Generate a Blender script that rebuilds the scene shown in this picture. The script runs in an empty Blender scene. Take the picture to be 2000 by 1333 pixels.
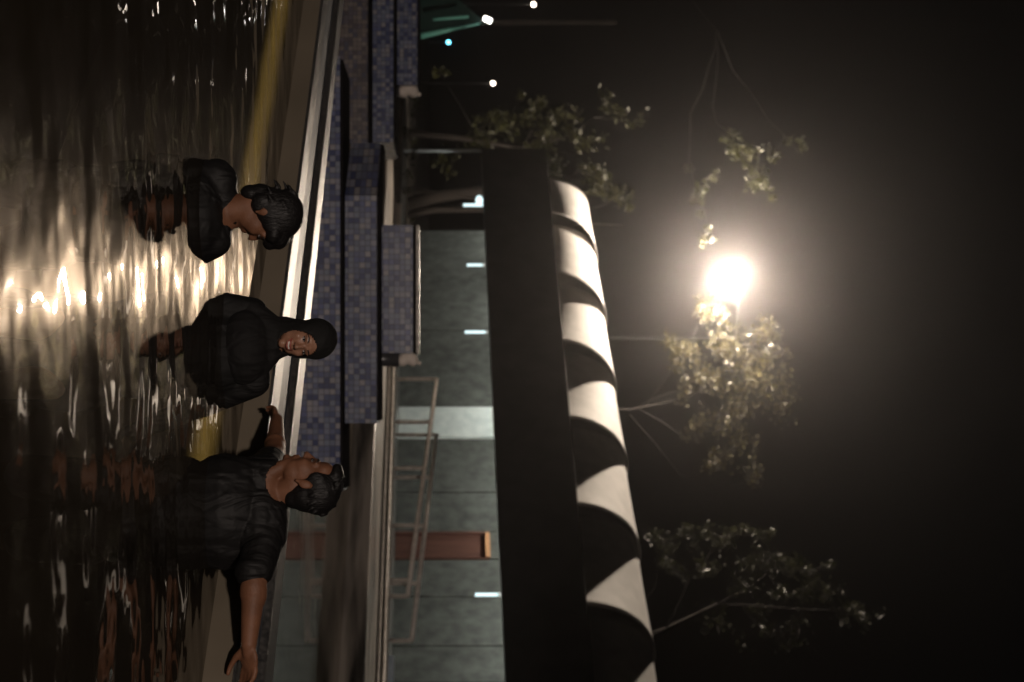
import bpy, bmesh, math, random
import numpy as np
from mathutils import Vector, Matrix
R = math.radians
random.seed(7); rng = np.random.default_rng(7)
sc = bpy.context.scene
C = sc.collection
# ------------------------------------------------------------------ camera
F = 2778.0; CZ = 0.83
cam = bpy.data.cameras.new('camera'); co = bpy.data.objects.new('camera', cam); C.objects.link(co)
cam.lens = 50.0; cam.sensor_width = 36.0; cam.sensor_fit = 'HORIZONTAL'; cam.shift_x = 0.076
cam.clip_start = 0.05; cam.clip_end = 1500
# the photograph was taken upright and is shown lying on its side: world up is picture right
co.matrix_world = Matrix(((0, -1, 0, 0), (0, 0, -1, 0), (1, 0, 0, CZ), (0, 0, 0, 1)))
cam.dof.use_dof = True; cam.dof.focus_distance = 5.3; cam.dof.aperture_fstop = 3.2
sc.camera = co
# ------------------------------------------------------------------ world, light, exposure
w = bpy.data.worlds.new('World'); sc.world = w; w.use_nodes = True
nt = w.node_tree; bg = nt.nodes['Background']
sky = nt.nodes.new('ShaderNodeTexSky'); sky.sky_type = 'NISHITA'; sky.sun_disc = False
sky.sun_elevation = R(-4); sky.sun_rotation = R(160)
nt.links.new(sky.outputs[0], bg.inputs[0]); bg.inputs[1].default_value = 0.02
sc.view_settings.view_transform = 'Standard'; sc.view_settings.look = 'None'
sc.view_settings.exposure = 0; sc.view_settings.gamma = 1
sc.cycles.max_bounces = 8; sc.cycles.transparent_max_bounces = 16; sc.cycles.volume_bounces = 0
sc.cycles.caustics_reflective = False; sc.cycles.caustics_refractive = False
sc.cycles.use_denoising = True; sc.cycles.sample_clamp_indirect = 8

def spot(name, loc, target, power, col, size, rad):
    l = bpy.data.lights.new(name, 'SPOT'); o = bpy.data.objects.new(name, l); C.objects.link(o)
    l.energy = power; l.color = col; l.spot_size = R(size); l.spot_blend = 0.28; l.shadow_soft_size = rad
    o.location = loc; o.rotation_euler = (Vector(target) - Vector(loc)).to_track_quat('-Z', 'Y').to_euler()
    return o
# added fill spot, unseen behind the camera, warming faces and tiles
spot('deck_floodlight', (-1.5, -15, 6.0), (0, 4.0, 0), 6600, (1.0, .84, .73), 30, .35)

# ------------------------------------------------------------------ frames and picture helpers
E_ = Vector((.7613, .6485, 0)); A_ = Vector((.6485, -.7613, 0))     # depth axis / along axis of the oblique pool building
def G(wd, s, z): v = E_ * wd + A_ * s; v.z = z; return v
def S(u, wd):                                                    # along-coordinate on the plane at depth wd for picture row u
    k = (u - 666.5) / F
    return wd * (k * .6485 - .7613) / (.6485 + k * .7613)
def P(x, y, D): return Vector(((y - 666.5) / F * D, D, CZ + (x - 848) / F * D))
def PW(x, y, wd):                                                # picture point on the plane at depth wd
    p = G(wd, S(y, wd), 0); p.z = CZ + (x - 848) / F * p.y; return p

# ------------------------------------------------------------------ materials
def mat(name, col=(.5, .5, .5), rough=.6, metal=0, spec=.5, emis=None, es=0, coat=0):
    m = bpy.data.materials.new(name); m.use_nodes = True
    b = m.node_tree.nodes['Principled BSDF']
    b.inputs['Base Color'].default_value = (*col, 1); b.inputs['Roughness'].default_value = rough
    b.inputs['Metallic'].default_value = metal; b.inputs['Specular IOR Level'].default_value = spec
    b.inputs['Coat Weight'].default_value = coat; b.inputs['Coat Roughness'].default_value = .12
    if emis: b.inputs['Emission Color'].default_value = (*emis, 1); b.inputs['Emission Strength'].default_value = es
    return m
def N(m, t, **kw):
    n = m.node_tree.nodes.new(t)
    for k, v in kw.items():
        if k in n.inputs: n.inputs[k].default_value = v
        else: setattr(n, k, v)
    return n
def L(m, a, b): m.node_tree.links.new(a, b)
def BS(m): return m.node_tree.nodes['Principled BSDF']
def noisy(m, c1, c2, scale=3, detail=6, bump=0, bscale=None, stretch=(1, 1, 1), lo=.35, hi=.65, rough=None):
    tc = N(m, 'ShaderNodeTexCoord'); mp = N(m, 'ShaderNodeMapping'); mp.inputs['Scale'].default_value = stretch
    L(m, tc.outputs['Object'], mp.inputs[0])
    n = N(m, 'ShaderNodeTexNoise', Scale=scale, Detail=detail); L(m, mp.outputs[0], n.inputs['Vector'])
    r = N(m, 'ShaderNodeValToRGB'); r.color_ramp.elements[0].position = lo; r.color_ramp.elements[1].position = hi
    r.color_ramp.elements[0].color = (*c1, 1); r.color_ramp.elements[1].color = (*c2, 1)
    L(m, n.outputs[0], r.inputs[0]); L(m, r.outputs[0], BS(m).inputs['Base Color'])
    if rough:
        q = N(m, 'ShaderNodeMapRange'); q.inputs['To Min'].default_value = rough[0]; q.inputs['To Max'].default_value = rough[1]
        L(m, n.outputs[0], q.inputs[0]); L(m, q.outputs[0], BS(m).inputs['Roughness'])
    if bump:
        n2 = N(m, 'ShaderNodeTexNoise', Scale=bscale or scale * 6, Detail=6); L(m, mp.outputs[0], n2.inputs['Vector'])
        b = N(m, 'ShaderNodeBump', Distance=bump); b.inputs['Strength'].default_value = 1
        L(m, n2.outputs[0], b.inputs['Height']); L(m, b.outputs[0], BS(m).inputs['Normal'])
    return m
def mosaic(name, ramp, size=.056, rough=.25):
    m = mat(name, rough=rough, spec=.6)
    tc = N(m, 'ShaderNodeTexCoord'); sp = N(m, 'ShaderNodeSeparateXYZ'); L(m, tc.outputs['Object'], sp.inputs[0])
    ad = N(m, 'ShaderNodeMath', operation='ADD'); L(m, sp.outputs[0], ad.inputs[0]); L(m, sp.outputs[1], ad.inputs[1])
    def cell(src, off):
        d = N(m, 'ShaderNodeMath', operation='MULTIPLY_ADD'); L(m, src, d.inputs[0]); d.inputs[1].default_value = 1 / size; d.inputs[2].default_value = off
        f = N(m, 'ShaderNodeMath', operation='FLOOR'); L(m, d.outputs[0], f.inputs[0])
        r = N(m, 'ShaderNodeMath', operation='FRACT'); L(m, d.outputs[0], r.inputs[0])
        a = N(m, 'ShaderNodeMath', operation='SUBTRACT'); L(m, r.outputs[0], a.inputs[0]); a.inputs[1].default_value = .5
        b = N(m, 'ShaderNodeMath', operation='ABSOLUTE'); L(m, a.outputs[0], b.inputs[0])
        return f.outputs[0], b.outputs[0]
    fu, gu = cell(ad.outputs[0], 1000.3); fv, gv = cell(sp.outputs[2], 100.37)
    cb = N(m, 'ShaderNodeCombineXYZ'); L(m, fu, cb.inputs[0]); L(m, fv, cb.inputs[1])
    wn = N(m, 'ShaderNodeTexWhiteNoise', noise_dimensions='2D'); L(m, cb.outputs[0], wn.inputs['Vector'])
    rp = N(m, 'ShaderNodeValToRGB'); rp.color_ramp.interpolation = 'CONSTANT'
    e = rp.color_ramp.elements
    while len(e) < len(ramp): e.new(.5)
    for i, c in enumerate(ramp): e[i].position = i / len(ramp); e[i].color = (*c, 1)
    L(m, wn.outputs['Value'], rp.inputs[0])
    mx = N(m, 'ShaderNodeMath', operation='MAXIMUM'); L(m, gu, mx.inputs[0]); L(m, gv, mx.inputs[1])
    gt = N(m, 'ShaderNodeMath', operation='GREATER_THAN'); L(m, mx.outputs[0], gt.inputs[0]); gt.inputs[1].default_value = .455
    mi = N(m, 'ShaderNodeMixRGB'); L(m, gt.outputs[0], mi.inputs[0]); L(m, rp.outputs[0], mi.inputs[1]); mi.inputs[2].default_value = (.09, .09, .11, 1)
    n = N(m, 'ShaderNodeTexNoise', Scale=2.3, Detail=5); L(m, tc.outputs['Object'], n.inputs['Vector'])
    d = N(m, 'ShaderNodeMixRGB', blend_type='MULTIPLY'); d.inputs[0].default_value = .55
    L(m, mi.outputs[0], d.inputs[1]); L(m, n.outputs[0], d.inputs[2]); L(m, d.outputs[0], BS(m).inputs['Base Color'])
    b = N(m, 'ShaderNodeBump', Distance=.002); L(m, gt.outputs[0], b.inputs['Height']); b.invert = True
    wn2 = N(m, 'ShaderNodeBump', Distance=.006); L(m, wn.outputs['Value'], wn2.inputs['Height']); L(m, b.outputs[0], wn2.inputs['Normal'])
    L(m, b.outputs[0], BS(m).inputs['Normal'])
    return m
M = {}
M['tile'] = mosaic('blue_mosaic', [(.06, .08, .22), (.16, .19, .34), (.26, .29, .42), (.10, .13, .28), (.33, .34, .42), (.17, .2, .34), (.20, .24, .36), (.40, .39, .43), (.25, .29, .40), (.07, .09, .22), (.14, .17, .36), (.33, .34, .44)])
M['dull_tile'] = mosaic('brown_grey_mosaic', [(.14, .12, .14), (.2, .17, .17), (.26, .22, .21), (.18, .16, .2), (.12, .12, .18), (.3, .26, .25)])
M['coping'] = noisy(mat('wet_pale_stone', rough=.3, spec=.6), (.42, .38, .34), (.75, .68, .6), 25, bump=.004, bscale=120, rough=(.22, .42))
M['rim'] = noisy(mat('wet_granite_rim', rough=.3, spec=.9), (.03, .03, .03), (.09, .085, .08), 40, bump=.003, bscale=160, rough=(.26, .46))
M['ledge_wall'] = noisy(mat('brown_plaster', rough=.6), (.15, .125, .09), (.23, .19, .14), 1.1, 5)
M['channel'] = noisy(mat('wet_channel_tile', rough=.5, spec=.25), (.05, .058, .07), (.15, .16, .18), 30, 5, stretch=(.15, .15, 1), bump=.002, rough=(.4, .6))
M['step'] = noisy(mat('worn_step_stone', rough=.3, spec=.6), (.07, .06, .052), (.22, .19, .165), 7, stretch=(1, 1, 5), bump=.003, bscale=60, rough=(.2, .4))
M['wet_streak'] = m = mat('wet_streaked_deck', (.1, .09, .08), .3, spec=.7)
tc = N(m, 'ShaderNodeTexCoord'); mp = N(m, 'ShaderNodeMapping'); mp.vector_type = 'TEXTURE'; mp.inputs['Rotation'].default_value = (0, 0, R(-49.6)); mp.inputs['Scale'].default_value = (9, 1, 1)
L(m, tc.outputs['Object'], mp.inputs[0]); n = N(m, 'ShaderNodeTexNoise', Scale=3.2, Detail=5); L(m, mp.outputs[0], n.inputs['Vector'])
r = N(m, 'ShaderNodeValToRGB'); r.color_ramp.elements[0].position = .38; r.color_ramp.elements[1].position = .62; r.color_ramp.elements[0].color = (.03, .028, .026, 1); r.color_ramp.elements[1].color = (.42, .37, .32, 1)
L(m, n.outputs[0], r.inputs[0]); L(m, r.outputs[0], BS(m).inputs['Base Color'])
q = N(m, 'ShaderNodeMapRange'); q.inputs['To Min'].default_value = .12; q.inputs['To Max'].default_value = .55; L(m, n.outputs[0], q.inputs[0]); L(m, q.outputs[0], BS(m).inputs['Roughness'])
bp = N(m, 'ShaderNodeBump', Distance=.01); L(m, n.outputs[0], bp.inputs['Height']); L(m, bp.outputs[0], BS(m).inputs['Normal'])
M['dark_gap'] = mat('dark_joint', (.012, .011, .012), .95, spec=0)
M['concrete'] = noisy(mat('grey_green_concrete', rough=.85), (.046, .049, .045), (.135, .140, .130), 4.5, 12, lo=.25, hi=.75, stretch=(1, 1, .8), bump=.004)
M['white_panel'] = noisy(mat('white_board', rough=.6), (.7, .76, .75), (.85, .9, .88), 4, 4)
M['door'] = noisy(mat('brown_door', rough=.35), (.10, .045, .036), (.16, .075, .058), 2, 5, stretch=(6, 6, .4))
M['door_frame'] = mat('orange_timber', (.6, .3, .15), .5)  # orange highlight of the lit lintel put into its colour
M['fascia'] = noisy(mat('black_fascia', rough=.7), (.010, .011, .011), (.022, .022, .022), 2)
M['fabric'] = noisy(mat('off_white_canvas', rough=.75), (.68, .66, .63), (.80, .77, .74), 2.5, 6, bump=.003, bscale=40)
M['steel'] = noisy(mat('galvanised_steel', rough=.35), (.62, .57, .52), (.85, .79, .73), 8, 4, rough=(.25, .5))
M['white_metal'] = mat('white_enamel', (.7, .72, .74), .35)
M['blue_white'] = noisy(mat('pale_blue_kerb', rough=.3), (.5, .6, .7), (.66, .76, .86), 5)
M['stone_white'] = noisy(mat('cream_stone', rough=.6), (.75, .66, .58), (.85, .76, .68), 12, bump=.004)
M['ground'] = noisy(mat('dark_soil', rough=.95), (.014, .012, .010), (.035, .03, .022), 3, 8, bump=.03)
M['deck'] = noisy(mat('wet_deck', rough=.35), (.06, .055, .05), (.12, .105, .095), 2, 8, bump=.004, rough=(.15, .5))
M['floor'] = noisy(mat('pool_floor_plaster', rough=.8), (.05, .048, .040), (.09, .085, .07), 1.2)
M['strip'] = m = mat('yellow_underwater_light', (.3, .26, .18), .6)
tc = N(m, 'ShaderNodeTexCoord'); sp = N(m, 'ShaderNodeSeparateXYZ'); L(m, tc.outputs['Object'], sp.inputs[0])
nz = N(m, 'ShaderNodeTexNoise', Scale=1.1, Detail=2); L(m, tc.outputs['Object'], nz.inputs['Vector'])
# added glow imitating a yellow streak in the water, brightest along its axis
za = N(m, 'ShaderNodeMath', operation='MULTIPLY_ADD'); L(m, nz.outputs[0], za.inputs[0]); za.inputs[1].default_value = .05; L(m, sp.outputs[2], za.inputs[2])
zs = N(m, 'ShaderNodeMath', operation='ADD'); L(m, za.outputs[0], zs.inputs[0]); zs.inputs[1].default_value = -1.2 + .14 - .025
zb = N(m, 'ShaderNodeMath', operation='ABSOLUTE'); L(m, zs.outputs[0], zb.inputs[0])
zr = N(m, 'ShaderNodeMapRange', interpolation_type='SMOOTHERSTEP'); L(m, zb.outputs[0], zr.inputs[0])
zr.inputs['From Min'].default_value = 0; zr.inputs['From Max'].default_value = .085; zr.inputs['To Min'].default_value = 1; zr.inputs['To Max'].default_value = 0
zm = N(m, 'ShaderNodeMath', operation='MULTIPLY'); L(m, zr.outputs[0], zm.inputs[0]); zm.inputs[1].default_value = .55
BS(m).inputs['Emission Color'].default_value = (1, .74, .26, 1); L(m, zm.outputs[0], BS(m).inputs['Emission Strength'])
M['lowtile'] = mat('dark_pool_tile', (.05, .05, .055), .3)
M['skin'] = noisy(mat('tan_skin', rough=.58, spec=.4, coat=.0), (.155, .066, .034), (.21, .092, .049), 14, 4, bump=.0012, bscale=160)
M['skin2'] = noisy(mat('light_brown_skin', rough=.48, spec=.5, coat=.15), (.28, .135, .08), (.35, .18, .115), 14, 4, bump=.0008, bscale=160)
M['lip'] = mat('lip_skin', (.34, .10, .075), .35)
M['teeth'] = mat('teeth_enamel', (.8, .75, .68), .3)
M['eye'] = mat('eye_white', (.30, .26, .24), .45)
M['iris'] = mat('dark_iris', (.01, .007, .005), .1)
M['brow'] = mat('brow_hair', (.02, .013, .01), .7)
def haired(name, c, b):
    m = mat(name, c, .5, spec=.3)
    tc = N(m, 'ShaderNodeTexCoord'); n = N(m, 'ShaderNodeTexNoise', Scale=150, Detail=3, Distortion=.6)
    mp = N(m, 'ShaderNodeMapping'); mp.inputs['Scale'].default_value = (1, 1, .22); L(m, tc.outputs['Object'], mp.inputs[0]); L(m, mp.outputs[0], n.inputs['Vector'])
    bp = N(m, 'ShaderNodeBump', Distance=b); L(m, n.outputs[0], bp.inputs['Height']); L(m, bp.outputs[0], BS(m).inputs['Normal'])
    return m
M['hair'] = haired('wet_black_hair', (.008, .007, .007), .004)
def cloth(name, c, r=.6):
    m = mat(name, c, min(.8, r + .12), spec=.28)
    tc = N(m, 'ShaderNodeTexCoord'); n = N(m, 'ShaderNodeTexNoise', Scale=8, Detail=4, Distortion=.6)
    L(m, tc.outputs['Object'], n.inputs['Vector'])
    mp = N(m, 'ShaderNodeMapping'); mp.inputs['Scale'].default_value = (1, 1, .4); mp.inputs['Rotation'].default_value = (.5, .6, 0); L(m, tc.outputs['Object'], mp.inputs[0])
    n3 = N(m, 'ShaderNodeTexNoise', Scale=9, Detail=1.5, Distortion=2.5); L(m, mp.outputs[0], n3.inputs['Vector'])
    b3 = N(m, 'ShaderNodeBump', Distance=.015); L(m, n3.outputs[0], b3.inputs['Height'])
    bp = N(m, 'ShaderNodeBump', Distance=.006); L(m, n.outputs[0], bp.inputs['Height']); L(m, b3.outputs[0], bp.inputs['Normal']); L(m, bp.outputs[0], BS(m).inputs['Normal'])
    return m
M['tee'] = cloth('wet_black_cotton', (.007, .0065, .0065), .5)
M['hijab'] = cloth('black_jersey', (.008, .0075, .0075), .75)
M['dress'] = cloth('dark_swim_dress', (.007, .0068, .0068), .6)
M['bark'] = noisy(mat('bark', rough=.9), (.006, .004, .003), (.016, .011, .008), 9, 6, bump=.02)
def leafm(name, c1, c2):
    m = mat(name, rough=.45)
    tc = N(m, 'ShaderNodeTexCoord'); n = N(m, 'ShaderNodeTexNoise', Scale=2.2, Detail=3); L(m, tc.outputs['Object'], n.inputs['Vector'])
    r = N(m, 'ShaderNodeValToRGB'); r.color_ramp.elements[0].position = .35; r.color_ramp.elements[1].position = .65
    r.color_ramp.elements[0].color = (*c1, 1); r.color_ramp.elements[1].color = (*c2, 1); L(m, n.outputs[0], r.inputs[0])
    L(m, r.outputs[0], BS(m).inputs['Base Color'])
    t = N(m, 'ShaderNodeBsdfTranslucent'); L(m, r.outputs[0], t.inputs[0]); mx = N(m, 'ShaderNodeMixShader'); mx.inputs[0].default_value = .4
    out = [q for q in m.node_tree.nodes if q.type == 'OUTPUT_MATERIAL'][0]
    L(m, BS(m).outputs[0], mx.inputs[1]); L(m, t.outputs[0], mx.inputs[2]); L(m, mx.outputs[0], out.inputs[0])
    return m
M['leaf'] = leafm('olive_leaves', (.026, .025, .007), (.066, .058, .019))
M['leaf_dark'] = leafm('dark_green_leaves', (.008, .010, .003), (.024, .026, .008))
M['leaf_yellow'] = leafm('yellow_green_leaves', (.017, .020, .004), (.042, .044, .010))
M['teal'] = mat('teal_canvas', (.003, .012, .011), .9, spec=.1)
M['teal_hem'] = mat('pale_teal_hem', (.07, .24, .21), .6)  # lamp-lit canvas edges put into a lighter colour
def emit(name, c, s): return mat(name, (0, 0, 0), .5, emis=c, es=s)
M['lamp'] = emit('flood_lens', (1.0, .83, .66), 6000)
M['tube'] = emit('fluorescent_tube', (.72, .92, .95), 1.6)
M['soffit_tube'] = emit('soffit_tube', (.93, .96, .87), 150.0)
M['glow_warm'] = emit('warm_bulb', (1, .85, .7), 12)
M['glow_cyan'] = emit('cyan_bulb', (.15, .65, .9), 8)
M['glow_white'] = emit('white_bulb', (1, .93, .85), 8)
M['glow_yellow'] = emit('yellow_bulb', (1, .85, .4), 25)
M['housing'] = mat('black_housing', (.02, .02, .02), .5)

def water(name, tint, layers, rough=.03, dirt=(.05, .04, .028), murk=.3):
    m = bpy.data.materials.new(name); m.use_nodes = True
    t = m.node_tree; t.nodes.remove(t.nodes['Principled BSDF']); out = [n for n in t.nodes if n.type == 'OUTPUT_MATERIAL'][0]
    tc = N(m, 'ShaderNodeTexCoord'); prev = None
    for (sx, sy, rot, scale, det, dist, rg) in layers:
        mp = N(m, 'ShaderNodeMapping'); mp.inputs['Scale'].default_value = (sx, sy, 1); mp.inputs['Rotation'].default_value = (0, 0, R(rot))
        L(m, tc.outputs['Object'], mp.inputs[0])
        n = N(m, 'ShaderNodeTexNoise', Scale=scale, Detail=det, Roughness=rg); L(m, mp.outputs[0], n.inputs['Vector'])
        b = N(m, 'ShaderNodeBump', Distance=dist); b.inputs['Strength'].default_value = 1; L(m, n.outputs[0], b.inputs['Height'])
        if prev: L(m, prev.outputs[0], b.inputs['Normal'])
        prev = b
    g = N(m, 'ShaderNodeBsdfGlossy'); g.inputs['Roughness'].default_value = rough; g.inputs['Color'].default_value = (1, 1, 1, 1)
    g2 = N(m, 'ShaderNodeBsdfGlossy'); g2.inputs['Roughness'].default_value = .22; g2.inputs['Color'].default_value = (1, .86, .7, 1)
    gm = N(m, 'ShaderNodeMixShader'); gm.inputs[0].default_value = .12
    tr = N(m, 'ShaderNodeBsdfTransparent'); tr.inputs['Color'].default_value = (*tint, 1)
    df = N(m, 'ShaderNodeBsdfDiffuse'); df.inputs['Color'].default_value = (*dirt, 1)
    mx0 = N(m, 'ShaderNodeMixShader'); mx0.inputs[0].default_value = murk; L(m, tr.outputs[0], mx0.inputs[1]); L(m, df.outputs[0], mx0.inputs[2])
    fr = N(m, 'ShaderNodeFresnel'); fr.inputs['IOR'].default_value = 1.33
    L(m, prev.outputs[0], g.inputs['Normal']); L(m, prev.outputs[0], fr.inputs['Normal'])
    mx = N(m, 'ShaderNodeMixShader'); L(m, fr.outputs[0], mx.inputs[0]); L(m, mx0.outputs[0], mx.inputs[1]); L(m, prev.outputs[0], g2.inputs['Normal']); L(m, g.outputs[0], gm.inputs[1]); L(m, g2.outputs[0], gm.inputs[2]); L(m, gm.outputs[0], mx.inputs[2])
    L(m, mx.outputs[0], out.inputs[0])
    return m
M['water'] = water('pool_water', (.5, .42, .28), [(.62, 1.05, 8, 4.2, 0.3, .021, .4), (.8, 1.0, -20, 12, .4, .0032, .4)], .02, murk=.5)
M['water_low'] = water('lower_pool_water', (.3, .28, .25), [(1, 1, 0, 1.6, 2, .0035, .5), (1, 1, 0, 9, 2, .0005, .5)], .02, murk=.5)
M['water_gutter'] = water('gutter_water', (.4, .4, .4), [(1.0, .12, 40.4, 30, 3, .0035, .6)], .05, dirt=(.05, .075, .08), murk=.6)

# ------------------------------------------------------------------ mesh helpers
class MB:
    def __init__(s): s.v = []; s.f = []
    def add(s, vs, fs):
        o = len(s.v); s.v += [Vector(p) for p in vs]; s.f += [[i + o for i in q] for q in fs]; return s
    def prism(s, poly, z0, z1):
        n = len(poly); vs = [(p[0], p[1], z0) for p in poly] + [(p[0], p[1], z1) for p in poly]
        a = sum(poly[i][0] * poly[(i + 1) % n][1] - poly[(i + 1) % n][0] * poly[i][1] for i in range(n))
        fs = [list(range(n))[::-1], [n + i for i in range(n)]] + [[i, (i + 1) % n, n + (i + 1) % n, n + i] for i in range(n)]
        if a < 0: fs = [f[::-1] for f in fs]
        return s.add(vs, fs)
    def gbox(s, w0, w1, s0, s1, z0, z1):
        return s.prism([G(w0, s0, 0), G(w0, s1, 0), G(w1, s1, 0), G(w1, s0, 0)], z0, z1)
    def box(s, x0, x1, y0, y1, z0, z1): return s.prism([(x0, y0), (x1, y0), (x1, y1), (x0, y1)], z0, z1)
    def tube(s, pts, r, n=10, cap=True):
        pts = [Vector(p) for p in pts]; rs = r if isinstance(r, (list, tuple)) else [r] * len(pts)
        rings = []
        for i, p in enumerate(pts):
            d = (pts[min(i + 1, len(pts) - 1)] - pts[max(i - 1, 0)]).normalized()
            a = d.cross(Vector((0, 0, 1)) if abs(d.z) < .9 else Vector((1, 0, 0))).normalized(); b = d.cross(a)
            rings.append([p + (a * math.cos(t) + b * math.sin(t)) * rs[i] for t in [2 * math.pi * j / n for j in range(n)]])
        vs = [q for r_ in rings for q in r_]; fs = []
        for i in range(len(pts) - 1):
            for j in range(n): fs.append([i * n + j, i * n + (j + 1) % n, (i + 1) * n + (j + 1) % n, (i + 1) * n + j])
        if cap: fs += [list(range(n))[::-1], [(len(pts) - 1) * n + j for j in range(n)]]
        return s.add(vs, fs)
    def ell(s, c, r, rot=None, n=16, m=10):
        c = Vector(c); vs = []; fs = []
        r = (r, r, r) if not hasattr(r, '__len__') else r
        for i in range(m + 1):
            a = math.pi * i / m
            for j in range(n):
                t = 2 * math.pi * j / n
                v = Vector((r[0] * math.sin(a) * math.cos(t), r[1] * math.sin(a) * math.sin(t), r[2] * math.cos(a)))
                if rot is not None: v = rot @ v
                vs.append(c + v)
        for i in range(m):
            for j in range(n): fs.append([i * n + j, (i + 1) * n + j, (i + 1) * n + (j + 1) % n, i * n + (j + 1) % n])
        return s.add(vs, fs)
    def cap(s, a, ra, b, rb):
        s.ell(a, ra); s.ell(b, rb); return s.tube([a, b], [ra, rb], 16)
    def build(s, name, m, parent=None, smooth=False, clean=True):
        org = parent.get('_o') if parent is not None else None
        o3 = Vector(org) if org is not None else Vector((0, 0, 0))
        me = bpy.data.meshes.new(name); me.from_pydata([v - o3 for v in s.v], [], s.f)
        if clean:
            bm = bmesh.new(); bm.from_mesh(me); bmesh.ops.remove_doubles(bm, verts=bm.verts, dist=1e-5)
            bmesh.ops.recalc_face_normals(bm, faces=bm.faces); bm.to_mesh(me); bm.free()
        me.materials.append(m)
        if smooth:
            for p in me.polygons: p.use_smooth = True
        o = bpy.data.objects.new(name, me); C.objects.link(o)
        if parent is not None: o.parent = parent; o['_o'] = org
        return o
def thing(name, label, cat, loc, group=None):
    o = bpy.data.objects.new(name, None); C.objects.link(o); o.location = loc; o.empty_display_size = .2
    o['label'] = label; o['category'] = cat; o['_o'] = tuple(loc)
    if group: o['group'] = group
    return o
def tag(o, label, cat, group=None):
    o['label'] = label; o['category'] = cat
    if group: o['group'] = group
    return o
def struct(o): o['kind'] = 'structure'; return o
def bevel(o, wd=.01, seg=2):
    m = o.modifiers.new('bevel', 'BEVEL'); m.width = wd; m.segments = seg; m.limit_method = 'ANGLE'; return o

def blob(mb, name, m, parent, voxel=.006, smooth=6, cut=None, solid=0):
    """fuse overlapping solids into ONE continuous surface"""
    tmp = mb.build('tmp', m, None, clean=False)
    r = tmp.modifiers.new('r', 'REMESH'); r.mode = 'VOXEL'; r.voxel_size = voxel
    q = tmp.modifiers.new('s', 'SMOOTH'); q.factor = .5; q.iterations = smooth
    dg = bpy.context.evaluated_depsgraph_get(); dg.update()
    me = bpy.data.meshes.new_from_object(tmp.evaluated_get(dg)); me.name = name
    bpy.data.objects.remove(tmp)
    org = Vector(parent['_o']) if parent is not None else Vector((0, 0, 0))
    bm = bmesh.new(); bm.from_mesh(me)
    if cut: bmesh.ops.delete(bm, geom=[v for v in bm.verts if cut(v.co)], context='VERTS')
    bmesh.ops.translate(bm, verts=bm.verts, vec=-org); bm.to_mesh(me); bm.free()
    me.materials.clear(); me.materials.append(m)
    for p in me.polygons: p.use_smooth = True
    o = bpy.data.objects.new(name, me); C.objects.link(o)
    if parent is not None: o.parent = parent; o['_o'] = tuple(org)
    if solid: sm = o.modifiers.new('thick', 'SOLIDIFY'); sm.thickness = solid; sm.offset = 1
    return o

# ================================================================== SETTING
WL = -0.57                                                        # lower pool level
# land: one big sheet with a step down to each pool
g = MB(); g.gbox(22.6, 300, -200, 400, -.6, -.05); struct(g.build('ground', M['ground']))
g = MB(); g.gbox(20.9, 24.6, -40, 120, -.62, -.03); struct(g.build('deck', M['deck']))
struct(MB().gbox(4.75, 21.4, -60, 150, -1.9, -1.6).build('lower_pool_floor', M['lowtile']))
struct(MB().gbox(-20, 4.7, -60, 150, -1.5, -1.2).build('pool_floor', M['floor']))
struct(MB().add([G(5.19, -50, WL), G(5.19, 140, WL), G(20.9, 140, WL), G(20.9, -50, WL)], [[0, 1, 2, 3]]).build('lower_water', M['water_low']))
struct(MB().add([G(-18, -50, 0), G(-18, 140, 0), G(4.224, 140, 0), G(4.224, -50, 0)], [[0, 1, 2, 3]]).build('water', M['water']))

# ---- overflow edge between the pools
t = thing('overflow_ledge', 'long wet overflow ledge with two pale stone rims beside the three bathers', 'pool edge', G(4.6, -4, -1.2))
MB().gbox(4.24, 5.20, -30, 60, -1.65, .03).build('wall', M['ledge_wall'], t)
bevel(MB().gbox(4.233, 4.46, -30, 60, .031, .12).build('front_rim', M['rim'], t), .02, 3)
bevel(MB().gbox(4.95, 5.21, -30, 60, .031, .12).build('back_rim', M['rim'], t), .02, 3)
MB().gbox(4.225, 4.2325, -30, 60, -1.2, .106).build('face_plaster', M['ledge_wall'], t)
MB().gbox(4.455, 4.955, -30, 60, .032, .082).build('channel', M['channel'], t)
def strip(u0, u1):  # added glowing sheet for the yellow streak, source unknown
    vs = []; n = 60; a, c = S(u0, 4.22), S(u1, 4.22)
    for i in range(n + 1):
        s_ = a + (c - a) * i / n
        vs += [G(4.22, s_, -.06), G(4.22, s_, -.22)]
    MB().add(vs, [[2 * i, 2 * i + 1, 2 * i + 3, 2 * i + 2] for i in range(n)]).build('light_strip', M['strip'], t)
for u0, u1 in ((-150, 400), (600, 905)): strip(u0, u1)

# ---- far bank of the lower pool: gutter, steps and a pale strip of painted reflection
t = thing('pool_bank', 'stepped far bank of the lower pool with pipes and a pale blue kerb', 'pool edge', G(20.6, -8, -.6))
bevel(MB().gbox(20.66, 20.88, -30, 70, -1.6, -.14).build('lower_step', M['step'], t), .03)
bevel(MB().gbox(17.3, 20.655, -30, 70, -1.6, -.20).build('platform', M['wet_streak'], t), .03)
bevel(MB().gbox(20.90, 21.10, -30, 70, -.9, -.0).build('upper_step', M['coping'], t), .03)
bevel(MB().gbox(21.14, 21.36, -16, 40, -.06, .10).build('kerb', M['blue_white'], t), .02)  # bluish reflection on the deck edge, painted and built as a raised strip
for i in range(2):
    MB().tube([G(20.62 + .0 * i, -28, -.06 - .09 * i), G(20.62, 60, -.06 - .09 * i)], .035 - .006 * i).build('pipe', M['steel'], t, True)

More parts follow.
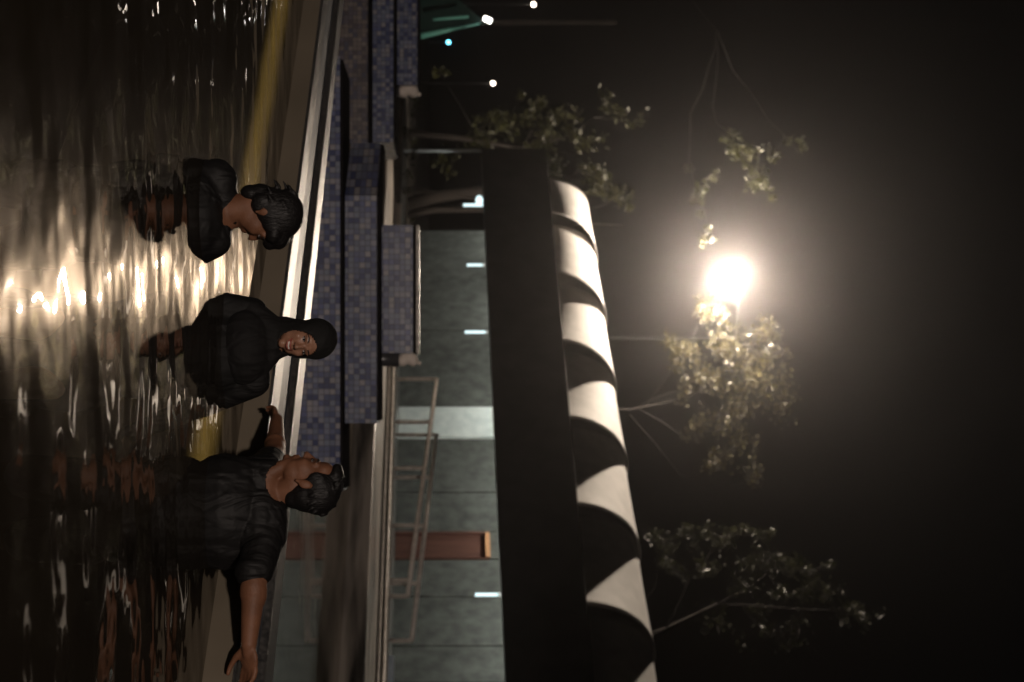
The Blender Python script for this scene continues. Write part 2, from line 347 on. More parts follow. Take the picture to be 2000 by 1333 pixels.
# ---- stepped mosaic terraces standing in the lower pool
def tier(root, poly, z0, z1, m, cop=None, edge=.03):
    o = MB().prism(poly, z0, z1).build('tier', m, root)
    cx = sum(p[0] for p in poly) / len(poly); cy = sum(p[1] for p in poly) / len(poly)
    gp = [(cx + (p[0] - cx) * .985, cy + (p[1] - cy) * .985) for p in poly]
    MB().prism(gp, z1, z1 + .03).build('joint', M['dark_gap'], root)
    if cop: bevel(MB().prism(poly, z1 + .035, z1 + .035 + edge).build('coping', cop, root), .008)
    return o
def X(y, D): return (y - 666.5) / F * D
def Z(x, D): return CZ + (x - 848) / F * D
t = thing('mosaic_terrace', 'blue mosaic stepped terrace rising behind the smiling woman', 'tiled terrace', (X(560, 14.6), 14.6, WL))
tier(t, [(X(110, 14), 14.0), (X(960, 14), 14.0), (X(960, 14) + .1, 15.15), (X(110, 14), 15.15)], -1.6, Z(664, 14), M['tile'])
tier(t, [(X(280, 15.3), 15.3), (X(382, 14.25), 14.25), (X(827, 14.25), 14.25), (X(827, 14.25) + .04, 15.1), (X(382, 14.25), 15.1), (X(280, 15.3), 15.9)], Z(664, 14) + .0355, Z(736, 14.25), M['tile'])
tier(t, [(X(440, 14.7), 14.7), (X(690, 14.7), 14.7), (X(690, 14.7) + .02, 15.05), (X(440, 14.7), 15.05)], Z(736, 14.25) + .0355, Z(806, 14.7), M['tile'], M['coping'], .035)
t = thing('mosaic_terrace', 'blue and brown mosaic terrace farther back at the left, two steps high', 'tiled terrace', (X(100, 19), 19, WL))
tier(t, [(X(-260, 18), 18.0), (X(281, 18), 18.0), (X(281, 18), 20.5), (X(-260, 18), 20.5)], -1.6, Z(718, 18), M['dull_tile'])
tier(t, [(X(-260, 18.6), 18.6), (X(278, 18.6), 18.6), (X(278, 18.6), 20.4), (X(-260, 18.6), 20.4)], Z(718, 18) + .0355, Z(768, 18.6), M['tile'])
tier(t, [(X(-260, 19.3), 19.3), (X(166, 19.3), 19.3), (X(166, 19.3), 20.3), (X(-260, 19.3), 20.3)], Z(768, 18.6) + .0355, Z(815, 19.3), M['tile'])
# cream fountain stones at the ends of the top tiers
def finial(x0, x1, y, D, lab):
    a = P(x0, y, D); h = (x1 - x0) / F * D; wd = 26 / F * D
    t = thing('fountain_stone', lab, 'stone ornament', (a.x, a.y, a.z), 'cream fountain stones on the terrace ends')
    m = MB(); m.ell(a + Vector((0, 0, h * .5)), (wd * .36, wd * .42, h * .42)); m.ell(a + Vector((wd * .12, 0, h * .26)), (wd * .46, wd * .45, h * .25)); m.ell(a + Vector((wd * .10, 0, h * .70)), (wd * .48, wd * .45, h * .24))
    m.ell(a + Vector((-wd * .15, 0, h * .5)), (wd * .42, wd * .4, h * .4))
    blob(m, 'body', M['stone_white'], t, .014, 3)
    MB().ell(a + Vector((wd * .3, 0, h * .98)), wd * .15).build('knob', M['stone_white'], t, True)
    MB().tube([a + Vector((0, 0, -.35)), a + Vector((0, 0, .03))], .08).build('plinth', M['lowtile'], t, True)
finial(774, 820, 702, 14.9, 'cream rounded fountain stone at the end of the tall blue terrace')
finial(776, 820, 177, 19.5, 'cream rounded fountain stone on the far left terrace end')

# ================================================================== PAVILION
FW = 21.95; ZB = CZ + 1.33; ZF = CZ + 2.87
pav = thing('pool_pavilion', 'long concrete pavilion with black fascia and row of off-white canvas hoods', 'pavilion', G(23, -8, -.03))
sL = S(290, FW); sR = S(1333, FW) + 9
fz0, fz1 = ZF + .30, ZF
bevel(MB().add([G(FW, sL, ZB), G(FW, sR, ZB), G(22.25, sR, ZB), G(22.25, sL, ZB), G(FW, sL, fz0), G(FW, sR, fz1), G(22.25, sR, fz1), G(22.25, sL, fz0)],
               [[0, 3, 2, 1], [4, 5, 6, 7], [0, 1, 5, 4], [1, 2, 6, 5], [2, 3, 7, 6], [3, 0, 4, 7]]).build('fascia', M['fascia'], pav), .02)
MB().gbox(22.25, 26.4, sL, sR, ZF - .35, ZF - .1).build('roof_slab', M['fascia'], pav)
MB().gbox(26.1, 26.4, sL, sR, ZB, ZF - .36).build('rear_fascia', M['fascia'], pav)
WW = 23.6
edges = [450, 541, 646, 797, 857, 962, 1039, 1093, 1166, 1262, 1333, 1430, 1560]
MB().gbox(WW + .1, WW + .25, S(448, WW), sR, -.03, ZF - .36).build('back_wall', M['dark_gap'], pav)
for i in range(len(edges) - 1):
    a, c = S(edges[i], WW) + .015, S(edges[i + 1], WW) - .015
    if edges[i] == 1039:
        MB().gbox(WW + .04, WW + .09, a + .07, c - .03, -.02, Z(945, G(WW, a, 0).y)).build('door', M['door'], pav)
        d = pav.children[-1] if pav.children else None
        zt = Z(956, G(WW, a, 0).y)
        f = MB(); f.gbox(WW - .03, WW + .1, a, a + .06, -.03, zt); f.gbox(WW - .03, WW + .1, c - .025, c, -.03, zt)
        f.build('door_frame', M['door'], pav)
        MB().gbox(WW - .06, WW + .1, a + .061, c - .026, zt - .1, zt).build('door_lintel', M['door_frame'], pav)
        MB().gbox(WW, WW + .1, a, c, zt + .01, ZF - .36).build('wall_panel', M['concrete'], pav)
    else:
        wm = M['white_panel'] if edges[i] == 797 else M['concrete']
        bevel(MB().gbox(WW - (.05 if edges[i] == 797 else 0), WW + .1, a, c, -.03, ZF - .36).build('wall_panel', wm, pav), .008)
MB().tube([PW(770, 295, FW + .1), PW(944, 295, FW + .1)], .045).build('corner_post', M['white_metal'], pav, True)
# concealed tube lamps on the underside of the fascia light the wall
for i, u in enumerate([380, 520, 680, 830, 960, 1120, 1280, 1450]):
    s0 = S(u, FW)
    MB().tube([G(22.5, s0 - .5, ZF - .5), G(22.5, s0 + .5, ZF - .5)], .03, 8).build('soffit_tube', M['soffit_tube'], pav, True)
# canvas hoods: each widens towards the right and laps over the next one
RW, RZ = 1.75, 1.59; PITCH = 2.66; s5 = S(1095, FW + RW)
ZC = CZ + 2.90
def hood(s0, s1, tail):
    n, q = 14, 30; vs = []; fs = []
    for i in range(n + 1):
        f = i / n; s_ = s0 - tail + (s1 - s0 + tail) * f
        fl = max(0, f) ** 2.0
        kw = 1 - .36 * (1 - fl); kz = 1 - .03 * (1 - fl)
        for j in range(q + 1):
            a = -.12 + (math.pi + .12) * j / q
            vs.append(G(FW + RW - RW * kw * math.cos(a), s_, ZC + RZ * kz * math.sin(a)))
    for i in range(n):
        for j in range(q): k = i * (q + 1) + j; fs.append([k, k + 1, k + q + 2, k + q + 1])
    o = MB().add(vs, fs).build('canvas_hood', M['fabric'], pav, True)
    sm = o.modifiers.new('t', 'SOLIDIFY'); sm.thickness = .012; sm.offset = -1
for k in range(-4, 3):
    e = s5 + PITCH * k
    hood(e - PITCH, e, 0 if k == -4 else .35)
# closed round left end
vs = []; fs = []; q = 30; s0 = s5 - PITCH * 5
for i in range(6):
    r = math.cos(i / 5 * math.pi / 2); ds = .25 * math.sin(i / 5 * math.pi / 2)
    for j in range(q + 1):
        a = -.12 + (math.pi + .12) * j / q
        vs.append(G(FW + RW - RW * .64 * r * math.cos(a), s0 - ds, ZC + RZ * .97 * r * math.sin(a)))
for i in range(5):
    for j in range(q): k = i * (q + 1) + j; fs.append([k, k + 1, k + q + 2, k + q + 1])
MB().add(vs, fs).build('end_cap', M['fabric'], pav, True)

# short white tube lamps hanging under the fascia
def tube_lamp(u, x0, x1, wd, lab, loc=None):
    a = PW(x0, u, wd); b = PW(x1, u, wd)
    t = thing('tube_lamp', lab, 'tube light', tuple(a), 'upright tube lamps under the fascia')
    MB().tube([a, b], .035, 10).build('tube', M['tube'], t, True)
    MB().tube([b, b + Vector((0, 0, .06))], .045, 10).build('cap', M['white_metal'], t, True)
tube_lamp(518, 912, 942, 22.7, 'short upright tube lamp nearest the left end of the concrete wall')
tube_lamp(649, 908, 948, 22.7, 'short upright tube lamp left of the bright white panel')
tube_lamp(1162, 928, 972, 22.7, 'short upright tube lamp right of the brown door')
t = thing('wall_bracket', 'white lamp bracket hanging from the fascia near the tree trunks', 'bracket', tuple(PW(905, 400, FW + .15)))
a, b = PW(905, 401, FW + .15), PW(943, 401, FW + .15)
MB().tube([a, b], .04).build('arm', M['tube'], t, True); MB().ell(PW(936, 392, FW + .15), (.14, .1, .1)).build('lamp_head', M['tube'], t, True)

# ---- railings on the bank, tops sloping down towards the right
def railing(x0, y0, x1, y1, wd, posts, lab, base=-.02, r=.048):
    a, b = PW(x0, y0, wd), PW(x1, y1, wd)
    t = thing('railing', lab, 'railing', (a.x, a.y, base), 'sloping steel railings on the pool bank')
    MB().tube([a, b], r).build('top_rail', M['steel'], t, True)
    a2, b2 = a - Vector((0, 0, .13)), b - Vector((0, 0, .13))
    for y in posts:
        s_ = S(y, wd); f = (s_ - S(y0, wd)) / (S(y1, wd) - S(y0, wd)); p = a.lerp(b, f)
        MB().tube([(p.x, p.y, base), p], r * .9).build('post', M['steel'], t, True)
railing(853, 741, 796, 1165, 21.0, [741, 825, 915, 1027, 1134, 1165], 'sloping steel handrail nearer the pool, starting beside the cream stone')
railing(852, 850, 804, 1252, 21.7, [850, 933, 1027, 1140, 1252], 'steel handrail set just behind the first, starting at the white panel')

# ================================================================== LAMPS
lp = P(1425, 545, 38.5)
base = G(25.8, lp.dot(A_) , 0)
t = thing('flood_lamp', 'blazing warm pole floodlight above the canvas hoods', 'street lamp', (base.x, base.y, -.05))
arm_top = Vector((base.x, base.y, lp.z + .45))
MB().tube([(base.x, base.y, -.05), arm_top, arm_top + (lp - arm_top) * .5 + Vector((0, 0, .15)), lp + Vector((0, 0, .26))], [.06, .04, .025, .02]).build('pole', M['housing'], t, True)
MB().ell(lp + Vector((0, 0, .25)), (.24, .24, .07)).build('housing', M['housing'], t, True)
MB().ell(lp, (.15, .15, .19), n=14, m=8).build('lamp', M['lamp'], t, True)
def garden_lamp(x, y, D, m, r, lab):
    p = P(x, y, D); t = thing('garden_lamp', lab, 'lamp post', (p.x, p.y, -.05), 'small garden lamps far behind the pools')
    MB().tube([(p.x, p.y, -.05), p], .03, 8).build('post', M['housing'], t, True)
    MB().ell(p, r, n=10, m=6).build('bulb', m, t, True)
garden_lamp(1042, 9, 70, M['glow_warm'], .11, 'tiny warm lamp highest in the dark garden')
garden_lamp(876, 83, 60, M['glow_cyan'], .085, 'tiny cyan lamp beside the teal canopy')
garden_lamp(963, 163, 60, M['glow_warm'], .09, 'tiny warm white lamp in front of the dim tree')
# teal canopy far left
ap = P(950, 46, 50)
t = thing('garden_canopy', 'dim teal tent canopy with a white lamp at its peak', 'canopy', (ap.x, ap.y, -.05))
bs = [P(816, -70, 49), P(818, 66, 49), P(818, 58, 54), P(816, -70, 54)]
MB().add(bs + [ap], [[0, 1, 4], [1, 2, 4], [2, 3, 4], [3, 0, 4], [3, 2, 1, 0]]).build('roof', M['teal'], t)
MB().tube([P(822, 70, 49), P(936, 47, 49.8)], [.12, .03]).build('hem', M['teal_hem'], t, True)
MB().tube([P(846, 38, 48.6), P(915, 33, 48.9)], [.05, .05]).build('seam', M['teal_hem'], t, True)
MB().tube([ap + Vector((-.12, -.3, -.1)), ap + Vector((.0, -.3, .16))], .085).build('lamp', M['glow_white'], t, True)
for q_ in bs: MB().tube([(q_.x, q_.y, -.05), q_], .05, 8).build('leg', M['housing'], t, True)
# the beam of timber beyond the tent's peak
t = thing('timber_pole', 'long brown timber pole rising above the teal canopy', 'pole', tuple(P(850, 44, 52).xy) + (-.05,))
p0 = P(850, 44, 52); p0.z = -.05
MB().tube([p0, P(1200, 44, 52)], [.11, .09]).build('shaft', M['bark'], t, True); MB().ell(P(1200, 44, 52), .1).build('cap', M['bark'], t, True)
# two lamps whose streaks show in the lower pool
# ================================================================== TREES
def leaves(cl, D, sz, spread=1.0):
    vs = []; fs = []
    for (x, y, r, n) in cl:
        c = P(x, y, D); rr = r / F * D
        cc = [c + Vector(rng.normal(0, .5, 3)) * rr for _ in range(max(3, n // 16))]
        for i in range(n):
            k = cc[rng.integers(len(cc))] + Vector(rng.normal(0, .28, 3)) * rr * spread
            a = Vector(rng.normal(0, 1, 3)).normalized(); b = a.cross(Vector(rng.normal(0, 1, 3))).normalized()
            s_ = sz * rng.uniform(.6, 1.4)
            vs += [k - a * s_, k + b * s_ * .45, k + a * s_, k - b * s_ * .45]; o = len(vs) - 4; fs.append([o, o + 1, o + 2, o + 3])
    m = MB(); m.v = vs; m.f = fs; return m
def tree(lab, D, trunk, limbs, cl, lm, sz=.09, r0=.12, name='tree'):
    b = P(*trunk[0], D); base = (b.x, b.y, -.05)
    t = thing(name, lab, 'tree', base)
    pts = [Vector(base)] + [P(x, y, D) + Vector((0, random.uniform(-.2, .2), 0)) for x, y in trunk[1:]]
    MB().tube(pts, [r0 * (1 - .75 * i / (len(pts) - 1)) for i in range(len(pts))], 9).build('trunk', M['bark'], t, True)
    ms = []
    for l in limbs:
        m = MB()
        p = [P(x, y, D) + Vector((0, random.uniform(-.15, .15) if i_ else 0, 0)) for i_, (x, y) in enumerate(l)]
        p2 = []
        for i in range(len(p) - 1):
            p2 += [p[i], p[i].lerp(p[i + 1], .5) + Vector(rng.normal(0, .07, 3))]
        p2.append(p[-1])
        m.tube(p2, [r0 * .24 * (1 - .8 * i / (len(p2) - 1)) for i in range(len(p2))], 6); ms.append((m, p2))
    for (x, y, r, n) in cl:                                         # twigs inside each clump grow from the nearest limb
        c = P(x, y, D)
        m, q = min(((m, q) for m, p2 in ms for q in p2), key=lambda a: (a[1] - c).length)
        m.tube([q, q.lerp(c, .5) + Vector(rng.normal(0, .04, 3)), c], [.016, .012, .009], 5)
        for _ in range(4): m.tube([c, c + Vector(rng.normal(0, .6, 3)) * r / F * D], [.010, .004], 4)
    for m, p2 in ms: m.build('limb', M['bark'], t, True)
    leaves(cl, D, sz).build('crown', lm, t, clean=False)
    return t
tree('olive leafy tree to the right of the blazing lamp', 39.5, [(760, 800), (1000, 790), (1230, 800), (1330, 780)],
     [[(1230, 800), (1310, 765), (1400, 770), (1480, 775)], [(1260, 795), (1330, 700), (1370, 620)], [(1330, 780), (1440, 720), (1500, 650)], [(1250, 800), (1330, 850), (1420, 880)], [(1230, 810), (1330, 930), (1430, 950)]],
     [(1380, 603, 26, 260), (1405, 620, 20, 160), (1305, 668, 18, 120), (1320, 700, 26, 120), (1355, 690, 26, 160), (1410, 665, 34, 300), (1440, 700, 40, 300), (1500, 640, 28, 200), (1500, 700, 40, 260), (1390, 735, 38, 260),
      (1460, 750, 45, 260), (1420, 800, 40, 220), (1340, 760, 30, 90), (1520, 770, 40, 140), (1450, 860, 34, 160), (1400, 900, 30, 110), (1470, 925, 30, 90), (1360, 840, 30, 80)], M['leaf'], .060, .06)
tree('sparse yellow-green tree reaching in from the left of the lamp', 38.6, [(760, -140), (1000, -120), (1300, -60), (1400, 60)],
     [[(1400, 60), (1400, 160), (1400, 240), (1450, 300), (1480, 360)], [(1400, 60), (1380, 140), (1350, 220), (1345, 320), (1370, 400), (1385, 470)], [(1400, 60), (1430, 140), (1500, 230), (1560, 300)]],
     [(1415, 262, 14, 60), (1440, 290, 20, 110), (1465, 300, 20, 100), (1480, 345, 22, 130), (1495, 365, 16, 80), (1395, 345, 10, 60), (1370, 370, 14, 110), (1362, 395, 9, 60), (1368, 420, 8, 50), (1380, 445, 7, 40), (1378, 472, 13, 90), (1345, 330, 12, 40), (1560, 290, 16, 60), (1510, 300, 18, 60)], M['leaf_yellow'], .08)
tree('dim bushy tree above the left end of the hoods', 46, [(770, 260), (900, 270), (1020, 290), (1100, 270)],
     [[(900, 270), (960, 240), (1040, 220)], [(1020, 290), (1120, 300), (1180, 360)], [(1100, 270), (1160, 230)], [(1020, 290), (1060, 200)]],
     [(930, 270, 26, 120), (960, 240, 26, 130), (1000, 250, 30, 150), (1050, 200, 22, 120), (1085, 220, 26, 120), (1060, 260, 34, 200), (1050, 290, 26, 150), (1120, 250, 28, 110), (1150, 275, 28, 110), (1190, 215, 22, 80), (1165, 355, 22, 200), (1185, 375, 18, 150), (1215, 385, 16, 90), (880, 330, 30, 80), (1250, 230, 22, 40), (860, 145, 12, 60)], M['leaf_yellow'], .10)
tree('dark tree with glinting leaves beyond the right end of the hoods', 35, [(760, 1320), (1100, 1300), (1300, 1230), (1400, 1180)],
     [[(1300, 1230), (1350, 1120), (1420, 1050)], [(1400, 1180), (1500, 1120), (1600, 1110)], [(1400, 1180), (1560, 1190), (1700, 1205)], [(1200, 1260), (1280, 1150), (1290, 1060)]],
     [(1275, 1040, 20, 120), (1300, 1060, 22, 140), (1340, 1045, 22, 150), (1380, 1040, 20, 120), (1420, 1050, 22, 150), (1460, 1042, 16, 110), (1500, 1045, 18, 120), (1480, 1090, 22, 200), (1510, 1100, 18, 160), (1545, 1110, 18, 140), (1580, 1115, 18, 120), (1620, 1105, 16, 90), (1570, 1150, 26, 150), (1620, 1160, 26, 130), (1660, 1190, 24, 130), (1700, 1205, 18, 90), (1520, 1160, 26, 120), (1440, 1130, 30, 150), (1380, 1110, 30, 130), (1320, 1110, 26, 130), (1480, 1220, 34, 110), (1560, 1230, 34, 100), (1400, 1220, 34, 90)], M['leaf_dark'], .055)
tree('slim reddish-branched tree behind the third canvas hood', 46, [(760, 370), (900, 385), (1050, 410), (1150, 438), (1216, 441)],
     [[(1100, 425), (1180, 400), (1240, 380)], [(1050, 410), (1130, 330)]], [(1180, 340, 18, 90), (1150, 330, 16, 70), (1230, 395, 14, 50)], M['leaf_yellow'], .08, .09, 'slim_tree')
for (tr, lab) in (([(760, 398), (860, 384), (945, 372)], 'thick brown leaning trunk under the black fascia'), ([(760, 420), (850, 410), (944, 410)], 'thinner brown trunk beside the leaning one')):
    b = P(*tr[0], 46); t = thing('tree', lab, 'tree', (b.x, b.y, -.05))
    pp = [Vector((b.x, b.y, -.05))] + [P(x, y, 46) for x, y in tr[1:]] + [P(1080, tr[-1][1] - 30, 46)]
    MB().tube(pp, [.22, .2, .16, .1] if tr[0][1] < 400 else [.12, .11, .09, .07], 10).build('trunk', M['bark'], t, True)
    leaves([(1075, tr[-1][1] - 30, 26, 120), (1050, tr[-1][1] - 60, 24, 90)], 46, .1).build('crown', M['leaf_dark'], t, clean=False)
for (x, y, n, lab) in ((793, 262, 70, 'bright green sprig growing by the pool bank at the left post'), (797, 300, 40, 'small green sprig at the foot of the white post'), (790, 340, 30, 'lone green sprig on the bank right of the post'), (791, 370, 40, 'yellow-green sprig nearest the brown trunks')):
    wd = 21.5; c = PW(x, y, wd); t = thing('garden_plant', lab, 'plant', (c.x, c.y, -.03), 'small plants along the pool bank')
    m = MB()
    for _ in range(5): m.tube([(c.x, c.y, -.03), c + Vector(rng.normal(0, .06, 3))], [.008, .003], 4)
    m.build('stem', M['bark'], t)
    leaves([(x, y, 10 + n / 9, n)], c.y, .05).build('foliage', M['leaf_yellow'], t, clean=False)
# low garden hedge mass in the dark
hv = []
m = MB()
for i in range(60):
    y = -30 + i * 8.5; m2 = leaves([(775 + random.uniform(-8, 8), y, 30, 60)], 52, .12); o = len(m.v); m.v += m2.v; m.f += [[k + o for k in f] for f in m2.f]
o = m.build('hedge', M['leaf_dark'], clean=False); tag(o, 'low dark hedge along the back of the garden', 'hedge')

# ================================================================== PEOPLE
def frame(fwd, up=(0, 0, 1), roll=0):
    f = Vector(fwd).normalized(); u = Vector(up); r = (-f).cross(u).normalized() if False else u.cross(-f).normalized() * -1
    # local: x right of picture when facing the camera, -y forward, z up
    yb = -f; xr = yb.cross(Vector(up)).normalized(); z = xr.cross(yb).normalized()
    m = Matrix((xr, yb, z)).transposed()
    return m @ Matrix.Rotation(roll, 3, 'Y')
def head(mb, o, Rm, k=1.0, ears=True, nose=1.0):
    def T(v): return Vector(o) + Rm @ (Vector(v) * k)
    def E(c, r): mb.ell(T(c), [q * k for q in r], Rm, 24, 16)
    def Cp(a, ra, b, rb): mb.cap(T(a), ra * k, T(b), rb * k)
    E((0, .020, .035), (.074, .092, .085)); E((0, -.020, -.02), (.062, .066, .085)); E((0, -.030, -.070), (.048, .050, .046))
    E((0, -.068, -.101), (.022, .018, .016)); E((0, -.048, .05), (.055, .036, .042))
    Cp((0, -.082, .008), .008, (0, -.101 * nose, -.030), .011); 
    for s in (-1, 1):
        E((s * .011, -.092, -.033), (.008, .010, .007)); E((s * .036, -.056, -.028), (.024, .026, .024)); E((s * .036, -.022, -.060), (.024, .046, .040)); E((s * .030, -.040, -.030), (.034, .040, .045))
        Cp((s * .010, -.083, .017), .009, (s * .044, -.068, .018), .009)
        if ears:
            E((s * .074, .012, -.012), (.008, .013, .028)); E((s * .082, .020, -.002), (.006, .018, .026)); E((s * .077, .010, -.036), (.006, .008, .010))
    E((0, -.083, -.058), (.022, .010, .006)); E((0, -.081, -.072), (.018, .009, .007))
    return T
def face_parts(T, Rm, k, body, org, smile=True):
    def e(name, c, r, m, rot=None): 
        o = MB().ell(T(c), [q * k for q in r], rot or Rm, 14, 10).build(name, m, body, True); return o
    for s in (-1, 1):
        ey = e('eye', (s * .031, -.0765, .000), (.0125, .009, .0055) if smile else (.011, .006, .004), M['eye'])
        MB().ell(T((s * .031, -.0815, .000)), [.0052 * k, .005 * k, .005 * k], Rm, 12, 8).build('iris', M['iris'], ey, True)
        MB().tube([T((s * .045, -.0745, .002)), T((s * .036, -.0835, .0065)), T((s * .026, -.0835, .0065)), T((s * .018, -.078, .001))], .0019 * k, 6).build('eyelid', M['brow'], body, True)
        MB().tube([T((s * .052, -.071, .018)), T((s * .040, -.0805, .0245)), T((s * .026, -.0855, .0235)), T((s * .015, -.087, .019))], [.0018 * k, .0032 * k, .0034 * k, .0026 * k], 6).build('eyebrow', M['brow'], body, True)
        e('nostril', (s * .0075, -.103, -.0385), (.0032, .003, .002), M['brow'])
def arm_cloth(mb, a, ra, b, rb): mb.cap(a, ra, b, rb)
def hand(mb, wrist, d, n, k=1.0, curl=.5, spreadv=None, thumb_side=1):
    """wrist point, d along hand, n palm normal (direction the fingers curl towards)"""
    d = Vector(d).normalized(); n = Vector(n); n = (n - d * n.dot(d)).normalized(); s = d.cross(n).normalized() * thumb_side
    w0 = Vector(wrist)
    Rm = Matrix((s, d, n)).transposed()
    mb.ell(w0 + d * .048 * k, (.040 * k, .052 * k, .015 * k), Rm); mb.cap(w0, .024 * k, w0 + d * .03 * k, .022 * k)
    ln = [.070, .078, .073, .057]
    for i in range(4):
        off = (.028 - .0187 * i) * k
        p = w0 + s * off + d * (.088 - .004 * abs(i - 1)) * k; ang = curl * (.55 + .12 * i)
        for j, fr in enumerate((.45, .30, .25)):
            dd = d * math.cos(ang) + n * math.sin(ang); q = p + dd * ln[i] * fr * k
            mb.cap(p, (.0098 - .001 * j) * k, q, (.0088 - .001 * j) * k); p = q; ang += curl * (.9 + .1 * i)
    p = w0 + s * .026 * k + d * .022 * k
    for j, (l_, r_) in enumerate(((.040, .013), (.032, .0105), (.025, .009))):
        dd = (d * (.75 + .1 * j) + s * (.65 - .25 * j) + n * .35).normalized(); q = p + dd * l_ * k
        mb.cap(p, r_ * k, q, (r_ - .0015) * k); p = q
    return p
def legs(mb, hip, D0, foot_z=-1.2, spread=.10, knee_fwd=.25, fd=1):
    for s in (-1, 1):
        h = Vector(hip) + Vector((s * spread, 0, -.03)); kn = Vector((h.x + s * .02, h.y + knee_fwd * fd, (h.z + foot_z) / 2 + .05)); an = Vector((kn.x, h.y - .05 * fd, foot_z + .07))
        mb.cap(h, .085, kn, .055); mb.cap(kn, .055, an, .036); mb.cap(an + Vector((0, -.03 * fd, -.035)), .033, an + Vector((0, .15 * fd, -.045)), .022)

# --- man at right, seen from behind, head turned to his left, both arms spread
D = 5.28
c0 = P(500, 1000, D)
man = thing('person', 'man seen from behind in a wet black T-shirt, chin raised, one hand on the ledge', 'person', (c0.x, c0.y, -1.2), 'bathers in the upper pool')
Rm = frame((-1, .16, .20)); ho = P(603, 940, D)
mb = MB(); T = head(mb, ho, Rm, .97)
nb = P(528, 975, D + .02)
mb.cap(ho + Rm @ Vector((0, .03, -.05)), .052, nb, .058); mb.cap(nb, .058, P(505, 985, D), .07); mb.cap(P(535, 980, D), .05, P(516, 940, D), .052)
mb.cap(P(565, 905, D - .01), .02, P(525, 925, D - .01), .035)
shL, shR = P(518, 925, D + .02), P(516, 1050, D - .06)
elL, wrL = P(536, 886, D + .28), P(541, 822, D + .56)
elR, wrR = P(498, 1122, 5.12), P(486, 1258, 5.04)
hip = P(500, 1000, D); hip.z = -.42
mb.cap(shL, .06, shR, .06); mb.ell((c0.x, D, .02), (.17, .11, .26)); mb.ell(hip, (.16, .11, .12))
mb.cap(shL, .052, elL, .043); mb.cap(elL, .045, wrL, .027); mb.ell(elL.lerp(wrL, .28), (.044, .05, .044))
mb.cap(shR, .058, elR, .050); mb.cap(elR, .050, wrR, .029); mb.ell(elR.lerp(wrR, .25), (.08, .050, .050))
hand(mb, wrL, (wrL.lerp(P(539, 800, D + .70), 1) - wrL), (.2, .3, -1), 1.0, .35, thumb_side=-1)
hand(mb, wrR, (1, .05, .02), (0, -.75, -.65), 1.12, .42, thumb_side=1)
legs(mb, hip, D)
body = blob(mb, 'body', M['skin'], man, .0048, 7)
face_parts(T, Rm, .97, body, None, False)
MB().ell(T((-.0845, .013, -.006)), (.003, .006, .011), Rm).build('ear_hollow', M['lip'], body, True)
hb = MB()
k = .97
def HE(c, r): hb.ell(T(c), [q * k for q in r], Rm, 24, 16)
HE((0, .030, .046), (.081, .092, .083)); HE((0, .058, .005), (.074, .062, .075)); HE((0, .07, -.04), (.055, .045, .045)); HE((0, -.035, .098), (.05, .045, .032)); HE((0, -.062, .098), (.035, .026, .022))
for s in (-1, 1): HE((s * .066, -.004, .035), (.013, .034, .036)); HE((s * .068, .004, .008), (.008, .010, .026))
for i in range(22):
    a = random.uniform(-1.2, 1.2); q = T((.078 * math.sin(a) * .9, -.03 + .05 * random.random(), .095 + .03 * math.cos(a))); hb.cap(q, .007, q + Rm @ Vector((random.uniform(-.01, .01), -.018, .012)), .003)
for i in range(40):
    th = random.uniform(-math.pi, math.pi); ph = random.uniform(.15, 1.75); n_ = Vector((math.sin(ph) * math.cos(th), math.sin(ph) * math.sin(th), math.cos(ph)))
    if n_.y < -.15: continue
    q = T((0 + .080 * n_.x, .035 + .094 * n_.y, .042 + .086 * n_.z)); hb.cap(q, .006, q + Rm @ Vector((0, .012, -.018)), .003)
blob(hb, 'hair', M['hair'], body, .0045, 6)
tb = MB()
tb.cap(P(505, 930, D + .02), .078, P(505, 1045, D - .02), .084); tb.cap(P(520, 925, D), .058, P(524, 1030, D), .062); tb.ell((c0.x, D, .05), (.215, .145, .17)); tb.ell((c0.x, D, -.14), (.21, .15, .22)); tb.ell((c0.x, D, -.32), (.19, .14, .18))
tb.cap(shL, .07, shL.lerp(elL, .5), .062); tb.cap(shR, .072, shR.lerp(elR, .86), .062); tb.cap(shR.lerp(elR, .7), .062, elR + Vector((-.01, 0, -.012)), .058)
tb.cap(P(470, 1060, D), .08, P(440, 1060, D), .08); tb.cap(P(470, 935, D), .08, P(430, 930, D), .075)
# raised collar of soft cloth at his left and low neckline behind
tb.cap(P(532, 905, D), .026, P(520, 925, D - .03), .03)
tb.cap(P(524, 1004, D - .02), .072, P(520, 1045, D - .05), .074); tb.cap(P(505, 990, D - .02), .085, P(505, 1050, D - .05), .085)
ctee = P(562, 942, D - .06)
blob(tb, 'tshirt', M['tee'], body, .0048, 7, cut=lambda p: (p - ctee).length < .080, solid=.004)
sh = MB(); sh.ell(hip + Vector((0, 0, -.02)), (.18, .135, .14))
for s in (-1, 1): sh.cap(hip + Vector((s * .10, 0, -.03)), .10, hip + Vector((s * .12, .13, -.30)), .085)
blob(sh, 'shorts', M['tee'], body, .009, 4)

